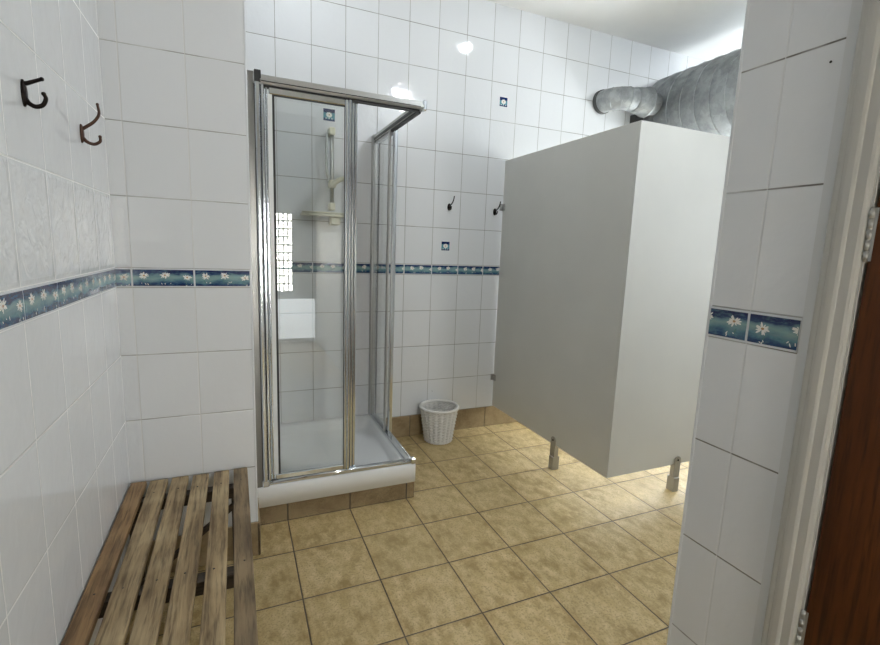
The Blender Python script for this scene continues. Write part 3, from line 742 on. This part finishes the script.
bm = bmesh.new(); add_prism(bm, [(0.76, 0), (1.035, 0), (1.035, -0.06), (0.995, -0.095), (0.80, -0.095), (0.76, -0.06)], lambda a, b: Vector((a, YB-0.001+b, 1.500)), Vector((0, 0, 0.012))); ppart('shelf_plate', bm, 'ivory', sf)
bm = bmesh.new(); add_tube(bm, [(0.765, YB-0.06, 1.518), (0.80, YB-0.092, 1.518), (0.995, YB-0.092, 1.518), (1.03, YB-0.06, 1.518)], 0.005, 8); ppart('guard_rail', bm, 'ivory', sf)
bm = bmesh.new(); add_box(bm, 0.93, 0.99, YB-0.07, YB-0.001, 1.45, 1.499, bev=0.006); ppart('bracket', bm, 'ivory', sf)

# ------------------------------------------------------------------ toilet cubicle
cub = thing('cubicle', 'pale grey laminate cubicle with raised panels on steel feet', 'cubicle', (2.166, 1.603, 0))
XC, YC = 2.166, 1.603
part_box('side_panel', 'laminate', (XC, XC+0.013, YC+0.0135, YB-0.006, 0.162, 1.962), cub, 0.0008)
part_box('front_panel', 'laminate', (XC, 2.86, YC, YC+0.013, 0.162, 1.962), cub, 0.0008)
dp = part_box('door', 'laminate', (2.865, 3.52, YC, YC+0.013, 0.162, 1.962), cub, 0.0008)
bm = bmesh.new(); add_lathe(bm, [(0.02, 0), (0.02, 0.02), (0.026, 0.024), (0.026, 0.04), (0.01, 0.044)], 20, c=(3.45-XC, 0, 1.05), axis='y'); obj('knob', bm, 'steel', dp)
part_box('front_panel', 'laminate', (3.525, XR-0.005, YC, YC+0.013, 0.162, 1.962), cub, 0.0008)
def foot(x, y, along):
    """stainless leg: square shoe on the floor, flat strap with round top and screw against the panel"""
    bm = bmesh.new()
    w, o = 0.022, 0.014
    pts = [(-w, 0.085), (w, 0.085)]+[(w*math.cos(PI*k/10), 0.190+w*math.sin(PI*k/10)) for k in range(11)]
    if along == 'y':
        add_prism(bm, pts, lambda a, z: Vector((x-o-0.003, y+a, z)), Vector((0.006, 0, 0)))
        add_prism(bm, [(-w, 0.085), (w, 0.085), (w, 0.161), (-w, 0.161)], lambda a, z: Vector((x-o+0.003, y+a, z)), Vector((0.022, 0, 0)))
        add_box(bm, x-0.024, x+0.026, y-0.020, y+0.020, 0, 0.085, bev=0.002)
        sc = (x-o-0.003, y, 0.190); ax = 'x'
    else:
        add_prism(bm, pts, lambda a, z: Vector((x+a, y-o-0.003, z)), Vector((0, 0.006, 0)))
        add_prism(bm, [(-w, 0.085), (w, 0.085), (w, 0.161), (-w, 0.161)], lambda a, z: Vector((x+a, y-o+0.003, z)), Vector((0, 0.022, 0)))
        add_box(bm, x-0.020, x+0.020, y-0.024, y+0.026, 0, 0.085, bev=0.002)
        sc = (x, y-o-0.003, 0.190); ax = 'y'
    f = part_obj('foot', bm, 'steel', cub)
    bm = bmesh.new(); add_lathe(bm, [(0.006, 0), (0.006, 0.003), (0.003, 0.004)], 12, axis=ax)
    if ax == 'x': bmesh.ops.scale(bm, vec=(-1, 1, 1), verts=bm.verts[:])
    bmesh.ops.translate(bm, verts=bm.verts[:], vec=sc); bmesh.ops.translate(bm, verts=bm.verts[:], vec=-Vector(cub.location))
    obj('screw', bm, 'black', f)
foot(2.178, 2.065, 'y'); foot(2.675, 1.610, 'x'); foot(3.60, 1.610, 'x')
for z in (1.640, 0.385):
    bm = bmesh.new()
    add_box(bm, XC-0.006, XC, YB-0.042, YB-0.004, z-0.024, z+0.024, bev=0.002)
    add_box(bm, XC-0.022, XC-0.001, YB-0.006, YB-0.0005, z-0.024, z+0.024, bev=0.002)
    add_tube(bm, [(XC-0.014, YB-0.026, z), (XC-0.004, YB-0.026, z)], 0.008, 10)
    part_obj('wall_bracket', bm, 'steel', cub)

# ------------------------------------------------------------------ ventilation duct
DX, DZ, DR = 3.63, 2.455, 0.285
duct = thing('ventilation_duct', 'large galvanised spiral duct above the grey cubicle', 'duct', (DX, 2.78, DZ))
bm = bmesh.new(); add_tube(bm, [(DX, 2.78, DZ), (DX, YP+0.004, DZ)], DR, 72)
for v in bm.verts: pass
part_obj('duct_body', bm, 'galv', duct)
bm = bmesh.new()
PITCH_S, Y0 = 0.115, 2.73
n = int((Y0-(YP+0.02))/PITCH_S*72); pts = []
for k in range(n):
    a = 2*PI*k/72; pts.append((DX+(DR+0.0005)*math.cos(-a), Y0-PITCH_S*k/72, DZ+(DR+0.0005)*math.sin(-a)))
add_tube(bm, pts, 0.0045, 6)
part_obj('spiral_seam', bm, 'galv', duct)
# elbow pipe from the wall into the side of the duct
pipe = thing('extractor_pipe', 'galvanised elbow pipe from the tiled wall into the duct', 'pipe', (2.97, YB, 2.47))
PR = 0.079
path = [(2.975, YB-0.002, 2.470), (2.975, YB-0.05, 2.470)]
for k in range(1, 13):
    a = PI/2*k/12; path.append((2.975+0.13*(1-math.cos(a)), YB-0.05-0.13*math.sin(a), 2.470))
path += [(3.20, YB-0.18, 2.468), (3.33, YB-0.18, 2.466)]
bm = bmesh.new(); add_tube(bm, path, PR, 40); part_obj('elbow', bm, 'galv', pipe)
bm = bmesh.new()
for y in (YB-0.010, YB-0.028): add_lathe(bm, [(PR, 0), (PR+0.007, 0.002), (PR+0.007, 0.010), (PR, 0.012)], 40, c=(2.975, y, 2.470), axis='y')
part_obj('wall_collar', bm, 'darkbox', pipe)
bm = bmesh.new(); add_lathe(bm, [(PR+0.001, -0.05), (PR+0.008, -0.046), (PR+0.009, -0.006), (PR+0.014, 0.0), (PR+0.015, 0.060), (PR+0.026, 0.066), (PR+0.028, 0.078), (PR+0.01, 0.080)], 48, c=(3.17, YB-0.18, 2.468), axis='x')
part_obj('joint_collar', bm, 'galv', pipe, label='crimped joint collar')
for kx in (0.35, 0.6, 0.85):
    i = 2+int(kx*11); p = Vector(path[i]); d = (Vector(path[i+1])-Vector(path[i-1])).normalized()
    bm = bmesh.new(); u = d.cross(Vector((0, 0, 1))).normalized()
    add_tube(bm, [p+(u*math.cos(2*PI*k/36)+Vector((0, 0, 1))*math.sin(2*PI*k/36))*PR for k in range(36)], 0.0035, 6, closed=True)
    part_obj('rib', bm, 'galv', pipe)
jb = box_obj('junction_box', 'darkbox', (3.275, 3.42, YB-0.06, YB-0.001, 2.22, 2.42), None, 0.004)
jb['label'] = 'dark grey steel box on the tiled wall under the elbow pipe'; jb['category'] = 'box'

# ------------------------------------------------------------------ wicker basket
bk = thing('wicker_basket', 'white wicker waste basket on the floor by the back wall', 'basket', (1.668, 2.705, 0))
H, R0, R1 = 0.243, 0.090, 0.126
def rad(z): return R0+(R1-R0)*(z/H)
bm = bmesh.new()
NS = 20
for k in range(NS):
    a = 2*PI*k/NS
    add_tube(bm, [(rad(z)*math.cos(a), rad(z)*math.sin(a), z) for z in (0.006, H/2, H-0.006)], 0.0028, 6)
NR = 19
for j in range(NR):
    z = 0.014+j*(H-0.028)/(NR-1)
    ph = j % 2
    pts = []
    for k in range(NS*6):
        a = 2*PI*k/(NS*6); w = math.cos(NS*a)*0.62+0.25*math.cos(NS/2*a+PI*ph)
        r = rad(z)+0.0075*w
        pts.append((r*math.cos(a), r*math.sin(a), z+0.0008*math.sin(a*7+j)))
    add_tube(bm, pts, 0.0052, 6, closed=True)
wv = obj('woven_body', bm, 'wicker', bk)
bm = bmesh.new()
for ph in (0, 1, 2):
    pts = []
    for k in range(120):
        a = 2*PI*k/120; t = a*13+2*PI*ph/3
        r = R1+0.002+0.0065*math.cos(t); pts.append((r*math.cos(a), r*math.sin(a), H+0.001+0.0065*math.sin(t)))
    add_tube(bm, pts, 0.0062, 8, closed=True)
obj('rim', bm, 'wicker', bk)
bm = bmesh.new()
for ph in (0, 1):
    pts = []
    for k in range(120):
        a = 2*PI*k/120; t = a*13+PI*ph
        r = R0+0.001+0.004*math.cos(t); pts.append((r*math.cos(a), r*math.sin(a), 0.0085+0.004*math.sin(t)))
    add_tube(bm, pts, 0.0045, 8, closed=True)
add_lathe(bm, [(0.0, 0.008), (R0-0.010, 0.008), (R0-0.010, 0.013), (0.0, 0.013)], 32, closed=True)
bmesh.ops.remove_doubles(bm, verts=bm.verts[:], dist=1e-5)
obj('base', bm, 'wicker', bk)

# ------------------------------------------------------------------ ceiling lamps (all above the frame)
def lamp(x, y, label, r=0.075, mat='lamp_side'):
    t = thing('ceiling_lamp', label, 'ceiling lamp', (x, y, ZC), 0, 'round ceiling lamps')
    bm = bmesh.new(); add_lathe(bm, [(r+0.015, -0.001), (r+0.015, -0.018), (r, -0.020)], 32); obj('lamp_base', bm, 'seal', t)
    bm = bmesh.new(); add_lathe(bm, [(r, -0.0205), (r*0.9, -0.040), (r*0.6, -0.052), (r*0.2, -0.058)], 32); obj('diffuser', bm, mat, t)
lamp(0.76, 2.42, 'round lamp on the ceiling above the shower', mat='lamp_shower')
lamp(2.14, 2.19, 'round lamp on the ceiling above the cubicle side panel', 0.05, 'lamp_side')
lamp(2.10, 0.65, 'round lamp on the ceiling in front of the cubicle', 0.06, 'lamp_front')
lamp(4.05, 1.93, 'round lamp on the ceiling inside the cubicle', 0.2, 'lamp_cub')
